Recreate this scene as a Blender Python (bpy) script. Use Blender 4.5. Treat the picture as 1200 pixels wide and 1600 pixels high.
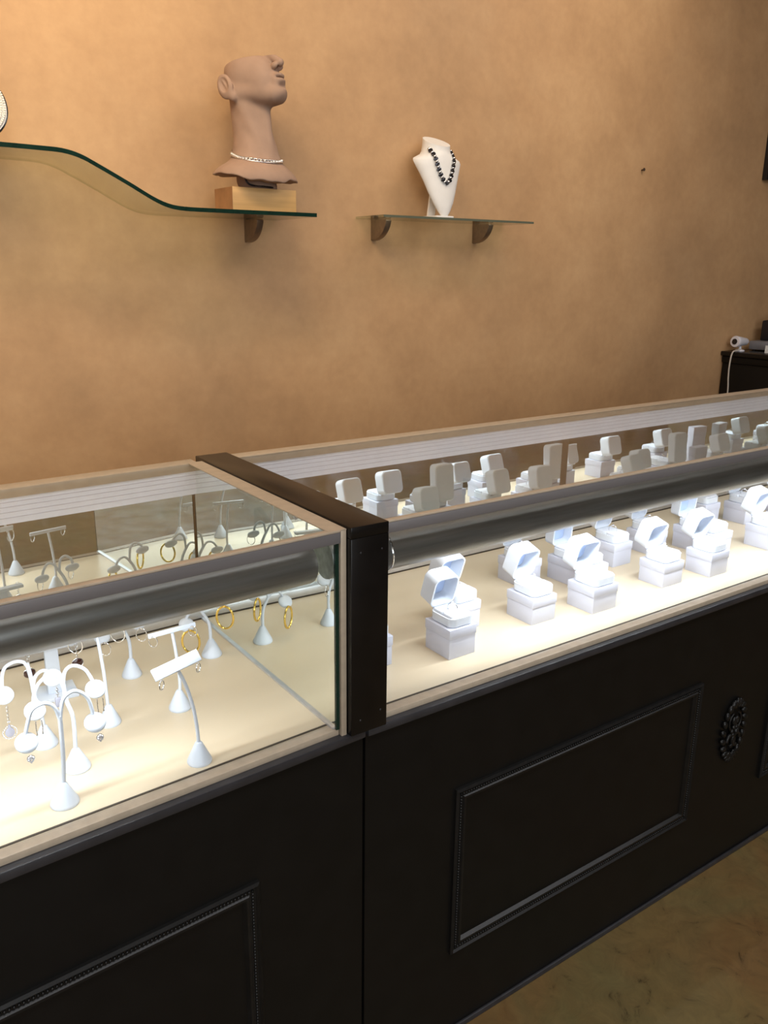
import bpy, bmesh, math, random
import numpy as np
from mathutils import Matrix, Vector
random.seed(7)
for o in list(bpy.data.objects): bpy.data.objects.remove(o)
scn = bpy.context.scene
COL = scn.collection
PI = math.pi

# ------------------------------------------------------------------ camera
def camera():
    yaw, pitch, roll = math.radians(35.044), math.radians(16.246), math.radians(0.632)
    f = Vector((math.sin(yaw)*math.cos(pitch), math.cos(yaw)*math.cos(pitch), -math.sin(pitch)))
    r = Vector((math.cos(yaw), -math.sin(yaw), 0)); u = r.cross(f)
    c, s = math.cos(roll), math.sin(roll)
    r, u = c*r + s*u, -s*r + c*u
    cd = bpy.data.cameras.new('camera'); co = bpy.data.objects.new('camera', cd); COL.objects.link(co)
    cd.sensor_fit = 'HORIZONTAL'; cd.sensor_width = 36; cd.lens = 36*1300.9/1200
    cd.clip_start = 0.05
    m = Matrix((r, u, -f)).transposed().to_4x4(); m.translation = (0, -0.9293, 1.3787)
    co.matrix_world = m
    scn.camera = co
camera()

# ------------------------------------------------------------------ light
w = bpy.data.worlds.new('world'); scn.world = w; w.use_nodes = True
w.node_tree.nodes['Background'].inputs[0].default_value = (0.80, 0.90, 1.0, 1)
w.node_tree.nodes['Background'].inputs[1].default_value = 0.6
scn.view_settings.view_transform = 'Standard'
scn.view_settings.look = 'None'
scn.view_settings.gamma = 1
scn.view_settings.use_curve_mapping = False
scn.view_settings.exposure = 0.0
def area(name, loc, target, sx, sy, power, color, spread=PI):
    d = bpy.data.lights.new(name, 'AREA'); d.shape = 'RECTANGLE'; d.size = sx; d.size_y = sy
    d.energy = power; d.color = color; d.spread = spread
    o = bpy.data.objects.new(name, d); COL.objects.link(o)
    o.location = loc
    o.rotation_euler = (Vector(target)-Vector(loc)).to_track_quat('-Z', 'Y').to_euler()
    return o
# daylight of the shop window behind the camera, and the warm ceiling lamps over the wall
area('window_daylight', (-1.5, -4.9, 1.75), (-1.5, 0, 1.75), 4.6, 2.1, 130, (0.93, 0.97, 1.0))
area('ceiling_panel_light', (1.2, -1.15, 2.93), (1.2, -1.05, 0.0), 5.0, 0.9, 55, (0.97, 0.97, 1.0))
area('ceiling_lamp_light', (0.1, 0.45, 2.86), (0.2, 1.5, 1.9), 1.4, 0.3, 24, (1.0, 0.80, 0.54), math.radians(140))
area('ceiling_lamp_light', (2.4, 0.45, 2.86), (2.3, 1.5, 1.9), 1.4, 0.3, 9, (1.0, 0.84, 0.68), math.radians(140))
LAMP_POWER = 4.6      # per metre of showcase lamp
LAMP_COLOR = (0.86, 0.93, 1.0)

# ------------------------------------------------------------------ materials
MATS = {}
def mat(name, color, rough=0.5, metal=0.0, var=0.06, scale=40, bump=0.0, spec=0.5, coat=0.0, emit=None, stretch=None):
    m = bpy.data.materials.new(name); m.use_nodes = True; MATS[name] = m
    nt = m.node_tree; b = nt.nodes['Principled BSDF']
    b.inputs['Roughness'].default_value = rough; b.inputs['Metallic'].default_value = metal
    b.inputs['Specular IOR Level'].default_value = spec; b.inputs['Coat Weight'].default_value = coat
    tc = nt.nodes.new('ShaderNodeTexCoord'); mp = nt.nodes.new('ShaderNodeMapping')
    if stretch: mp.inputs['Scale'].default_value = stretch
    nz = nt.nodes.new('ShaderNodeTexNoise'); nz.inputs['Scale'].default_value = scale; nz.inputs['Detail'].default_value = 5
    nt.links.new(tc.outputs['Object'], mp.inputs['Vector']); nt.links.new(mp.outputs['Vector'], nz.inputs['Vector'])
    rp = nt.nodes.new('ShaderNodeValToRGB')
    rp.color_ramp.elements[0].position = 0.3; rp.color_ramp.elements[1].position = 0.7
    rp.color_ramp.elements[0].color = [c*(1-var) for c in color]+[1]
    rp.color_ramp.elements[1].color = [min(1, c*(1+var)) for c in color]+[1]
    nt.links.new(nz.outputs['Fac'], rp.inputs['Fac']); nt.links.new(rp.outputs['Color'], b.inputs['Base Color'])
    if bump:
        bp = nt.nodes.new('ShaderNodeBump'); bp.inputs['Strength'].default_value = bump; bp.inputs['Distance'].default_value = 0.004
        nt.links.new(nz.outputs['Fac'], bp.inputs['Height']); nt.links.new(bp.outputs['Normal'], b.inputs['Normal'])
    if emit:
        b.inputs['Emission Color'].default_value = list(emit[:3])+[1]; b.inputs['Emission Strength'].default_value = emit[3]
    return m
def ramp(nt, src, stops):
    r = nt.nodes.new('ShaderNodeValToRGB')
    while len(r.color_ramp.elements) < len(stops): r.color_ramp.elements.new(0.5)
    for e, (p, c) in zip(r.color_ramp.elements, stops): e.position = p; e.color = list(c)+[1] if len(c) == 3 else c
    nt.links.new(src, r.inputs['Fac']); return r.outputs['Color']
def noise(nt, vec, scale, detail=6, rough=0.55, dist=0.0):
    n = nt.nodes.new('ShaderNodeTexNoise'); n.inputs['Scale'].default_value = scale; n.inputs['Detail'].default_value = detail
    n.inputs['Roughness'].default_value = rough; n.inputs['Distortion'].default_value = dist
    nt.links.new(vec, n.inputs['Vector']); return n.outputs['Fac']
def mix(nt, a, b, fac, mode='MIX'):
    n = nt.nodes.new('ShaderNodeMix'); n.data_type = 'RGBA'; n.blend_type = mode
    if isinstance(fac, float): n.inputs[0].default_value = fac
    else: nt.links.new(fac, n.inputs[0])
    for i, v in ((6, a), (7, b)):
        if isinstance(v, tuple): n.inputs[i].default_value = list(v)+[1]
        else: nt.links.new(v, n.inputs[i])
    return n.outputs[2]
def plaster():
    m = mat('plaster', (0.5, 0.3, 0.15), 0.62); nt = m.node_tree; b = nt.nodes['Principled BSDF']
    tc = nt.nodes.new('ShaderNodeTexCoord').outputs['Object']
    big = ramp(nt, noise(nt, tc, 1.3, 6, 0.55, 0.1), [(0.32, (0.430, 0.258, 0.130)), (0.5, (0.505, 0.300, 0.148)), (0.68, (0.560, 0.340, 0.170))])
    mid = ramp(nt, noise(nt, tc, 5, 7, 0.6, 0.15), [(0.32, (0.90, 0.89, 0.88)), (0.5, (1, 1, 1)), (0.70, (1.08, 1.11, 1.14))])
    fine = ramp(nt, noise(nt, tc, 30, 8, 0.6, 0.0), [(0.35, (0.96, 0.955, 0.95)), (0.65, (1.03, 1.035, 1.04))])
    c = mix(nt, mix(nt, big, mid, 1.0, 'MULTIPLY'), fine, 1.0, 'MULTIPLY')
    nt.links.new(c, b.inputs['Base Color'])
    bp = nt.nodes.new('ShaderNodeBump'); bp.inputs['Strength'].default_value = 0.12; bp.inputs['Distance'].default_value = 0.003
    nt.links.new(noise(nt, tc, 26, 8, 0.6, 0.5), bp.inputs['Height']); nt.links.new(bp.outputs['Normal'], b.inputs['Normal'])
plaster()
def concrete():
    m = mat('stained_concrete', (0.1, 0.07, 0.03), 0.5, spec=0.22); nt = m.node_tree; b = nt.nodes['Principled BSDF']
    tc = nt.nodes.new('ShaderNodeTexCoord').outputs['Object']
    a = ramp(nt, noise(nt, tc, 2.6, 7, 0.6, 0.8), [(0.34, (0.140, 0.070, 0.023)), (0.5, (0.155, 0.095, 0.034)), (0.66, (0.140, 0.106, 0.040))])
    f = ramp(nt, noise(nt, tc, 16, 9, 0.7, 1.2), [(0.30, (0.35, 0.33, 0.3)), (0.40, (0.9, 0.9, 0.9)), (0.62, (1.12, 1.12, 1.12))])
    nt.links.new(mix(nt, a, f, 1.0, 'MULTIPLY'), b.inputs['Base Color'])
    nt.links.new(ramp(nt, noise(nt, tc, 9, 6), [(0.35, (0.45,)*3), (0.7, (0.65,)*3)]), b.inputs['Roughness'])
concrete()
def thin_glass(name, tint, refl=1.0, rough=0.0):
    m = bpy.data.materials.new(name); m.use_nodes = True; MATS[name] = m; nt = m.node_tree
    for n in list(nt.nodes): nt.nodes.remove(n)
    out = nt.nodes.new('ShaderNodeOutputMaterial'); mx = nt.nodes.new('ShaderNodeMixShader')
    t = nt.nodes.new('ShaderNodeBsdfTransparent'); g = nt.nodes.new('ShaderNodeBsdfGlossy')
    lw = nt.nodes.new('ShaderNodeLayerWeight'); lw.inputs['Blend'].default_value = 0.5
    pw = nt.nodes.new('ShaderNodeMath'); pw.operation = 'POWER'; pw.inputs[1].default_value = 5.0
    mu = nt.nodes.new('ShaderNodeMath'); mu.operation = 'MULTIPLY_ADD'; mu.inputs[1].default_value = 0.95*refl; mu.inputs[2].default_value = 0.04*refl
    nt.links.new(lw.outputs['Facing'], pw.inputs[0]); nt.links.new(pw.outputs[0], mu.inputs[0])
    t.inputs[0].default_value = list(tint)+[1]; g.inputs['Roughness'].default_value = rough
    nt.links.new(mu.outputs[0], mx.inputs[0]); nt.links.new(t.outputs[0], mx.inputs[1]); nt.links.new(g.outputs[0], mx.inputs[2])
    nt.links.new(mx.outputs[0], out.inputs[0])
thin_glass('clear_glass', (0.98, 0.988, 0.984), 0.7)
thin_glass('shelf_glass', (0.88, 0.93, 0.885), 1.0)
mat('glass_edge', (0.006, 0.024, 0.017), 0.15, var=0.2)
mat('mirror', (0.86, 0.905, 0.88), 0.004, 1.0, var=0.005)
mat('black_paint', (0.0055, 0.005, 0.0045), 0.40, var=0.15, scale=18, spec=0.25)
mat('black_gloss', (0.006, 0.005, 0.0045), 0.27, var=0.2, scale=30, spec=0.35)
mat('lit_black', (0.030, 0.029, 0.032), 0.30, var=0.2, scale=30)  # base black made lighter, the lip's highlight is put into the colour
mat('moulding_paint', (0.009, 0.0085, 0.008), 0.33, var=0.2, spec=0.32)
mat('champagne', (0.43, 0.35, 0.26), 0.42, 0.1, var=0.08, scale=60)
mat('rail_dim_reflection', (0.20, 0.185, 0.185), 0.42, 0.35, var=0.08, scale=50, stretch=(0.1, 1, 1))  # champagne rail's front, the dim room it reflects painted in as grey
mat('dark_gap', (0.035, 0.025, 0.015), 0.6)
mat('deck', (0.60, 0.50, 0.36), 0.34, var=0.03, scale=6, stretch=(0.4, 3, 1))
mat('white_laminate', (0.88, 0.90, 0.98), 0.4, var=0.02)
mat('groove', (0.62, 0.61, 0.68), 0.5)
mat('aluminium', (0.62, 0.63, 0.66), 0.3, 0.75, var=0.05, scale=80)
mat('hood_metal', (0.24, 0.24, 0.235), 0.36, 0.7, var=0.25, scale=30, stretch=(0.15, 3, 3))
mat('hood_inside', (0.7, 0.7, 0.72), 0.4)
mat('chrome', (0.75, 0.75, 0.77), 0.12, 1.0, var=0.03)
mat('walnut', (0.055, 0.030, 0.015), 0.4, var=0.2, scale=12, stretch=(4, 4, 0.4))
mat('white_paper', (0.56, 0.57, 0.66), 0.6, var=0.015)
mat('white_leather', (0.68, 0.71, 0.77), 0.45, var=0.015, scale=90)
mat('white_satin', (0.70, 0.72, 0.78), 0.5, var=0.015)
mat('lining', (0.42, 0.52, 0.74), 0.55, var=0.02)
mat('stand_white', (0.60, 0.64, 0.71), 0.42, var=0.012)
mat('silver', (0.72, 0.72, 0.74), 0.18, 1.0, var=0.05)
mat('gold', (0.85, 0.60, 0.16), 0.2, 1.0, var=0.08)
mat('garnet', (0.035, 0.006, 0.006), 0.1, var=0.2, coat=0.5)
mat('grey_stone', (0.33, 0.33, 0.40), 0.15, var=0.1, coat=0.5)
mat('diamond', (0.80, 0.80, 0.86), 0.08, 0.6, var=0.2, scale=900)
mat('terracotta_stone', (0.345, 0.222, 0.158), 0.85, var=0.07, scale=25, bump=0.25)
mat('pine', (0.56, 0.33, 0.125), 0.5, var=0.12, scale=9, stretch=(0.5, 6, 9))
mat('pine_end', (0.36, 0.175, 0.07), 0.6, var=0.15, scale=30)
mat('bust_white', (0.80, 0.775, 0.74), 0.5, var=0.02)
mat('dark_metal', (0.05, 0.05, 0.06), 0.25, 0.9, var=0.1)
mat('pearl', (0.80, 0.76, 0.68), 0.2, var=0.05, coat=0.5)
mat('bracket_metal', (0.27, 0.20, 0.14), 0.38, 0.7, var=0.12, scale=60)
mat('frame_black', (0.012, 0.012, 0.014), 0.15)
mat('picture_print', (0.05, 0.045, 0.04), 0.3, var=0.5, scale=8)
mat('white_plastic', (0.75, 0.73, 0.78), 0.35, var=0.02)
mat('lens_black', (0.006, 0.006, 0.01), 0.08, coat=0.5)
mat('grey_plastic', (0.20, 0.20, 0.22), 0.4, var=0.05)
mat('card', (0.55, 0.53, 0.50), 0.7, var=0.1, scale=120)
mat('black_plastic', (0.010, 0.010, 0.014), 0.4)
mat('cable_white', (0.55, 0.50, 0.44), 0.5)
mat('ceiling_white', (0.55, 0.52, 0.47), 0.9)
mat('room_wall', (0.36, 0.28, 0.20), 0.8, var=0.1, scale=4)
mat('silver_paint', (0.55, 0.57, 0.62), 0.4, 0.2)
mat('rust', (0.06, 0.035, 0.02), 0.6)

# ------------------------------------------------------------------ mesh helpers
class MB:
    def __init__(s): s.v = []; s.f = []
    def add(s, verts, faces):
        n = len(s.v); s.v += [tuple(v) for v in verts]; s.f += [tuple(i+n for i in f) for f in faces]; return s
    def box(s, x0, x1, y0, y1, z0, z1):
        return s.add([(x0,y0,z0),(x1,y0,z0),(x1,y1,z0),(x0,y1,z0),(x0,y0,z1),(x1,y0,z1),(x1,y1,z1),(x0,y1,z1)],
                     [(0,3,2,1),(4,5,6,7),(0,1,5,4),(1,2,6,5),(2,3,7,6),(3,0,4,7)])
    def loft(s, rings, cap=True, close=False):
        n = len(rings[0]); V = [p for r in rings for p in r]; F = []
        m = len(rings)
        for i in range(m if close else m-1):
            a, b = i*n, ((i+1) % m)*n
            for j in range(n):
                k = (j+1) % n; F.append((a+j, a+k, b+k, b+j))
        if cap and not close: F.append(tuple(range(n))[::-1]); F.append(tuple((m-1)*n+j for j in range(n)))
        return s.add(V, F)
    def tube(s, pts, r, n=10, closed=False, cap=True):
        pts = [Vector(p) for p in pts]; m = len(pts); rings = []
        rr = r if isinstance(r, (list, tuple)) else [r]*m
        up = None
        for i, p in enumerate(pts):
            a = pts[(i-1) % m] if (closed or i > 0) else p; b = pts[(i+1) % m] if (closed or i < m-1) else p
            t = (b-a).normalized()
            if up is None: up = t.orthogonal().normalized()
            up = (up - t*up.dot(t)).normalized(); sd = t.cross(up)
            rings.append([p + rr[i]*(math.cos(2*PI*j/n)*up + math.sin(2*PI*j/n)*sd) for j in range(n)])
        return s.loft(rings, cap=cap, close=closed)
    def lathe(s, prof, n=20, c=(0,0,0)):
        rings = [[(c[0]+r*math.cos(2*PI*j/n), c[1]+r*math.sin(2*PI*j/n), c[2]+z) for j in range(n)] for r, z in prof]
        return s.loft(rings)
    def ball(s, c, r, n=10, m=7, M=None):
        r = r if isinstance(r, (tuple, list)) else (r, r, r)
        rings = []
        for i in range(m+1):
            a = -PI/2 + PI*i/m; q = max(math.cos(a), 0.02)
            ring = [Vector((r[0]*q*math.cos(2*PI*j/n), r[1]*q*math.sin(2*PI*j/n), r[2]*math.sin(a))) for j in range(n)]
            if M is not None: ring = [M @ p for p in ring]
            rings.append([p+Vector(c) for p in ring])
        return s.loft(rings)
    def torus(s, c, R, r, N=24, n=8, axis='Z', sz=1.0, M=None, a0=0, a1=2*PI):
        full = abs(a1-a0-2*PI) < 1e-6; pts = []
        for i in range(N if full else N+1):
            a = a0+(a1-a0)*i/N; p = (R*math.cos(a), R*sz*math.sin(a))
            v = Vector({'Z': (p[0], p[1], 0), 'Y': (p[0], 0, p[1]), 'X': (0, p[0], p[1])}[axis])
            if M is not None: v = M @ v
            pts.append(v+Vector(c))
        return s.tube(pts, r, n, closed=full)
    def prism(s, poly, d0, d1, plane='XZ'):
        n = len(poly)
        def P(a, b, d): return {'XZ': (a, d, b), 'XY': (a, b, d), 'YZ': (d, a, b)}[plane]
        V = [P(a, b, d0) for a, b in poly]+[P(a, b, d1) for a, b in poly]
        F = [tuple(range(n)), tuple(range(2*n-1, n-1, -1))]+[(i, n+i, n+(i+1) % n, (i+1) % n) for i in range(n)]
        return s.add(V, F)
    def xf(s, M): s.v = [tuple(M @ Vector(v)) for v in s.v]; return s
    def build(s, name, m, parent=None, smooth=False, bevel=0.0, loc=None, rotz=None, ang=40):
        me = bpy.data.meshes.new(name); me.from_pydata(s.v, [], s.f); me.validate()
        bm = bmesh.new(); bm.from_mesh(me)
        bmesh.ops.recalc_face_normals(bm, faces=bm.faces)
        if bevel:
            es = [e for e in bm.edges if len(e.link_faces) == 2 and e.calc_face_angle(0) > 0.6]
            bmesh.ops.bevel(bm, geom=es, offset=bevel, segments=2, affect='EDGES', profile=0.5, clamp_overlap=True)
        bm.to_mesh(me); bm.free()
        if smooth or bevel:
            for p in me.polygons: p.use_smooth = True
            me.set_sharp_from_angle(angle=math.radians(ang))
        ms = m if isinstance(m, (list, tuple)) else [m]
        for k in ms: me.materials.append(MATS[k])
        o = bpy.data.objects.new(name, me); COL.objects.link(o)
        if parent is not None: o.parent = parent
        if loc is not None: o.location = loc
        if rotz is not None: o.rotation_euler = (0, 0, rotz)
        return o
def tag(o, label, cat, group=None):
    o['label'] = label; o['category'] = cat
    if group: o['group'] = group
    return o
def empty(name, label, cat, loc=(0,0,0), rotz=0.0, group=None):
    o = bpy.data.objects.new(name, None); COL.objects.link(o); o.location = loc; o.rotation_euler = (0,0,rotz)
    o.empty_display_size = 0.02
    return tag(o, label, cat, group)
def struct(o): o['kind'] = 'structure'; return o
def copy_tree(o, parent=None):
    c = o.copy(); COL.objects.link(c)
    if parent is not None: c.parent = parent
    for ch in list(o.children): copy_tree(ch, c)
    return c
def rrect(hx, hy, r, n=5, cx=0, cy=0):
    P = []
    for qx, qy, a in ((1,1,0),(-1,1,PI/2),(-1,-1,PI),(1,-1,1.5*PI)):
        for i in range(n+1):
            t = a+PI/2*i/n; P.append((cx+qx*(hx-r)+r*math.cos(t), cy+qy*(hy-r)+r*math.sin(t)))
    return P
def catmull(pts, k=6):
    P = [Vector(p) for p in pts]; out = []
    for i in range(len(P)-1):
        a = P[max(i-1, 0)]; b = P[i]; c = P[i+1]; d = P[min(i+2, len(P)-1)]
        for j in range(k):
            t = j/k
            out.append(0.5*((2*b)+(c-a)*t+(2*a-5*b+4*c-d)*t*t+(3*b-a-3*c+d)*t**3))
    out.append(P[-1]); return out

# ------------------------------------------------------------------ room
YW = 1.5
struct(MB().box(-3.2, 7.2, -5.2, YW+0.15, -0.1, 0).build('floor', 'stained_concrete'))
struct(MB().box(-3.2, 7.2, YW, YW+0.15, 0, 2.95).build('wall_back', 'plaster'))
struct(MB().box(-3.2, 7.2, -5.2, YW+0.15, 2.95, 3.05).build('ceiling', 'ceiling_white'))
struct(MB().box(-3.3, -3.2, -5.2, YW+0.15, 0, 2.95).build('wall_left', 'room_wall'))
struct(MB().box(7.2, 7.3, -5.2, YW+0.15, 0, 2.95).build('wall_right', 'room_wall'))
fw = MB()
for a in ((-3.2, -3.9, 0, 2.95), (0.9, 7.2, 0, 2.95), (-3.9, 0.9, 0, 0.65), (-3.9, 0.9, 2.85, 2.95)):
    if a[1] > a[0]: fw.box(a[0], a[1], -5.2, -5.1, a[2], a[3])
struct(fw.build('wall_front', 'room_wall'))

# ------------------------------------------------------------------ showcases
PHI = math.radians(2.83)
CZ, SZ = math.cos(PHI), math.sin(PHI)
def lx(X, y): return (X-0.6+y*SZ)/CZ          # local x of the left case where world X is reached at local depth y
def make_case(root, L, R, base, panels, orns, doors, hood, lamp):
    """L(y), R(y): ends of the glass section at depth y; all in the case's own frame"""
    def bar(name, y0, y1, z0, z1, m, parent=root, l=L, r=R, bevel=0.0, **k):
        b = MB(); V = []
        for z in (z0, z1): V += [(l(y0),y0,z),(r(y0),y0,z),(r(y1),y1,z),(l(y1),y1,z)]
        b.add(V, [(0,3,2,1),(4,5,6,7),(0,1,5,4),(1,2,6,5),(2,3,7,6),(3,0,4,7)])
        return b.build(name, m, parent, bevel=bevel, **k)
    b0, b1 = base
    body = MB().box(b0, b1, 0.004, 0.525, 0.0, 0.698).build('base_cabinet', 'black_paint', root)
    MB().box(b0, b1, -0.005, 0.53, 0.698, 0.712).build('lip', 'lit_black', root, bevel=0.0025)
    MB().box(b0, b1, -0.002, 0.004, 0.0, 0.012).build('toe_strip', 'lit_black', root, bevel=0.002)
    for (px0, px1, pz0, pz1) in panels:
        W = 0.026
        prof = [(0.0, 0.0), (0.0, 0.006), (0.004, 0.009), (0.007, 0.005), (0.016, 0.004), (0.018, 0.007), (0.022, 0.007), (0.026, 0.0)]
        cs = [(px0, pz0), (px1, pz0), (px1, pz1), (px0, pz1)]
        ins = [(1, 1), (-1, 1), (-1, -1), (1, -1)]
        for i in range(4):
            j = (i+1) % 4; rings = []
            for (cx, cz), (ix, iz) in ((cs[i], ins[i]), (cs[j], ins[j])):
                rings.append([(cx+ix*d, 0.0045-h, cz+iz*d) for d, h in prof])
            st = MB().loft(rings).build('moulding_strip', 'moulding_paint', root, smooth=True, ang=25)
            bd = MB(); a = Vector((cs[i][0]+ins[i][0]*0.0115, -0.0005, cs[i][1]+ins[i][1]*0.0115)); e = Vector((cs[j][0]+ins[j][0]*0.0115, -0.0005, cs[j][1]+ins[j][1]*0.0115))
            n = int((e-a).length/0.0056)
            for q in range(n+1):
                bd.ball(a.lerp(e, q/n), (0.0023, 0.0026, 0.0023), 6, 4)
            o = bd.build('bead_row', 'moulding_paint', st, smooth=True, ang=80); o['kind'] = 'stuff'
    for ox, oz in orns:
        ornament(root, ox, oz)
    bar('bottom_trim', 0.007, 0.0268, 0.712, 0.722, 'champagne', bevel=0.001)
    bar('glass_channel', 0.0268, 0.030, 0.712, 0.7225, 'dark_gap')
    bar('deck', 0.030, 0.522, 0.700, 0.722, 'deck')
    bar('front_glass', 0.0222, 0.0266, 0.7222, 1.0165, 'clear_glass')
    bar('front_top_rail', 0.0, 0.021, 1.0145, 1.0305, 'rail_dim_reflection', bevel=0.001)
    bar('rail_top_face', 0.0, 0.0125, 1.0305, 1.0335, 'champagne', bevel=0.0008)  # top of the same rail in its tan; the front carries painted dimness
    bar('top_glass', 0.0127, 0.494, 1.0308, 1.0333, 'clear_glass')
    bar('back_top_rail', 0.494, 0.530, 1.018, 1.0335, 'champagne', bevel=0.001)
    bar('header_rail', 0.497, 0.504, 0.974, 1.018, 'white_laminate')
    for zz in (0.984, 0.993, 1.002, 1.010):
        bar('header_groove', 0.4964, 0.497, zz, zz+0.0012, 'groove')
    bar('door_track', 0.498, 0.520, 0.7245, 0.741, 'aluminium', bevel=0.001)
    bar('track_dark_strip', 0.4975, 0.520, 0.722, 0.7245, 'dark_gap')  # thin dark strip along the foot of the door track
    bar('back_panel', 0.522, 0.530, 0.712, 1.018, 'white_laminate')
    for i, (d0, d1) in enumerate(doors):
        yy = 0.505 + 0.006*i
        ll = (lambda y, d=d0: d) if d0 is not None else L
        rr = (lambda y, d=d1: d) if d1 is not None else R
        dr = bar('mirror_door', yy, yy+0.004, 0.741, 0.976, 'mirror', l=ll, r=rr)
    h0, h1 = hood[:2]
    c = (0.062, hood[2]); n = 22; outer = []; inner = []
    a0, a1 = math.radians(-36), math.radians(260)
    for i in range(n+1):
        a = a0+(a1-a0)*i/n
        outer.append((c[0]+0.031*math.cos(a), c[1]+0.031*math.sin(a))); inner.append((c[0]+0.0293*math.cos(a), c[1]+0.0293*math.sin(a)))
    ring = outer+inner[::-1]
    hd = MB(); hd.loft([[(x, y, z) for y, z in ring] for x in (h0, h1)], cap=True)
    ho = hd.build('light_hood', 'hood_metal', root, smooth=True)
    for x in (h0, h1):
        MB().prism([(c[0]+0.0305*math.cos(2*PI*i/24), c[1]+0.0305*math.sin(2*PI*i/24)) for i in range(24)], x-0.002, x+0.002, 'YZ').build('hood_end', 'hood_metal', ho)
    tx = MB(); tx.tube([(lamp[0], c[0]-0.004, c[1]+0.010), (lamp[1], c[0]-0.004, c[1]+0.010)], 0.007, 10)
    MATS.get('lamp_tube') or mat('lamp_tube', (0.9, 0.92, 0.95), 0.4, emit=(LAMP_COLOR[0], LAMP_COLOR[1], LAMP_COLOR[2], 2.0))
    tx.build('lamp_tube', 'lamp_tube', ho, smooth=True)
    d = bpy.data.lights.new('showcase_lamp', 'AREA'); d.shape = 'RECTANGLE'; d.size = lamp[1]-lamp[0]; d.size_y = 0.012
    d.energy = LAMP_POWER*(lamp[1]-lamp[0]); d.color = LAMP_COLOR
    lo = bpy.data.objects.new('showcase_lamp', d); COL.objects.link(lo); lo.parent = root
    lo.location = ((lamp[0]+lamp[1])/2, c[0], c[1]-0.002); lo.rotation_euler = (math.radians(22), 0, 0)
def ornament(root, ox, oz):
    o = MB(); y = 0.003
    # carved oval applique: a rim of leaves, two scrolls, a flower and a shell foot
    for i in range(20):
        a = 2*PI*i/20
        if 0.2 < abs(((a+PI/2+PI) % (2*PI))-PI) or True:
            x = 0.040*math.cos(a); z = 0.070*math.sin(a)
            o.ball((ox+x, y-0.004, oz+z), (0.0075, 0.006, 0.011), 8, 5, Matrix.Rotation(-(a+0.7), 3, 'Y'))
    for s in (-1, 1):
        pts = [(ox+s*(0.006+0.020*(t/14.0)*math.cos(t*0.55)), y-0.005, oz+0.018+0.022*math.sin(t*0.55)*(0.4+t/20)) for t in range(15)]
        o.tube(pts, [0.005-0.0002*t for t in range(15)], 6)
        pts = [(ox+s*(0.010+0.014*math.cos(t*0.5)), y-0.005, oz-0.026+0.016*math.sin(t*0.5)) for t in range(11)]
        o.tube(pts, 0.0042, 6)
    for i in range(6):
        a = 2*PI*i/6; o.ball((ox+0.010*math.cos(a), y-0.006, oz-0.002+0.010*math.sin(a)), (0.006, 0.005, 0.006), 7, 5)
    o.ball((ox, y-0.009, oz-0.002), 0.006, 8, 6)
    for i in range(7):
        a = PI*1.5+(i-3)*0.36
        o.ball((ox+0.018*math.cos(a), y-0.005, oz-0.052+0.022*math.sin(a)), (0.0045, 0.005, 0.013), 7, 5, Matrix.Rotation(-(a-PI/2), 3, 'Y'))
    for i in range(5):
        a = PI/2+(i-2)*0.5
        o.ball((ox+0.014*math.cos(a), y-0.005, oz+0.054+0.016*math.sin(a)), (0.005, 0.005, 0.011), 7, 5, Matrix.Rotation(-(a-PI/2), 3, 'Y'))
    o.build('carved_ornament', 'moulding_paint', root, smooth=True, ang=80)

case_r = empty('display_case', 'long glass showcase full of white ring boxes on a black panelled base', 'display case')
make_case(case_r, lambda y: 0.660, lambda y: 2.655, (0.6245, 2.66), [(0.808, 1.498, 0.187, 0.531), (1.785, 2.475, 0.187, 0.531)], [(1.640, 0.372)],
          [(0.662, 1.607), (1.575, 2.645)], (0.672, 2.635, 0.9650), (0.86, 2.55))
MB().box(1.555, 1.575, 0.5035, 0.5105, 0.741, 0.976).build('door_edge_strip', 'walnut', case_r)
MB().box(0.656, 0.6605, 0.022, 0.522, 0.722, 1.018).build('end_panel', 'white_laminate', case_r)
MB().box(2.645, 2.651, 0.031, 0.504, 0.722, 1.018).build('end_mirror', 'mirror', case_r)
MB().torus((0.690, 0.062, 0.9650), 0.0335, 0.0016, 28, 6, 'X').build('lamp_clip', 'chrome', case_r, smooth=True)

case_l = empty('display_case', 'glass showcase of earring stands with a mirrored end beside the black divider', 'display case', (0.6, 0, 0), PHI)
make_case(case_l, lambda y: -1.28, lambda y: lx(0.5785, y), (-1.30, 0.0205), [(-0.857, -0.167, 0.187, 0.531)], [(-1.0, 0.372)],
          [(-1.27, -0.60), (-0.63, None)], (-1.24, -0.040, 0.9725), (-1.20, -0.22))
inv = Matrix.Translation((0.6, 0, 0)) @ Matrix.Rotation(PHI, 4, 'Z'); inv.invert()
def wbox(name, m, *a, bevel=0.0): return MB().box(*a).xf(inv).build(name, m, case_l, bevel=bevel)
wbox('end_mirror', 'mirror', 0.573, 0.5765, 0.008, 0.5035, 0.7225, 1.0245)
wbox('mirror_edge', 'glass_edge', 0.5728, 0.5785, 0.004, 0.0085, 0.7225, 1.0140)
wbox('mirror_channel', 'aluminium', 0.5692, 0.573, 0.010, 0.5035, 0.722, 0.7250)
wbox('corner_stile', 'champagne', 0.5795, 0.5885, 0.000, 0.012, 0.712, 1.0335, bevel=0.0008)
wbox('end_cap', 'champagne', 0.560, 0.5885, 0.0, 0.50, 1.0322, 1.0338)

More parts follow.
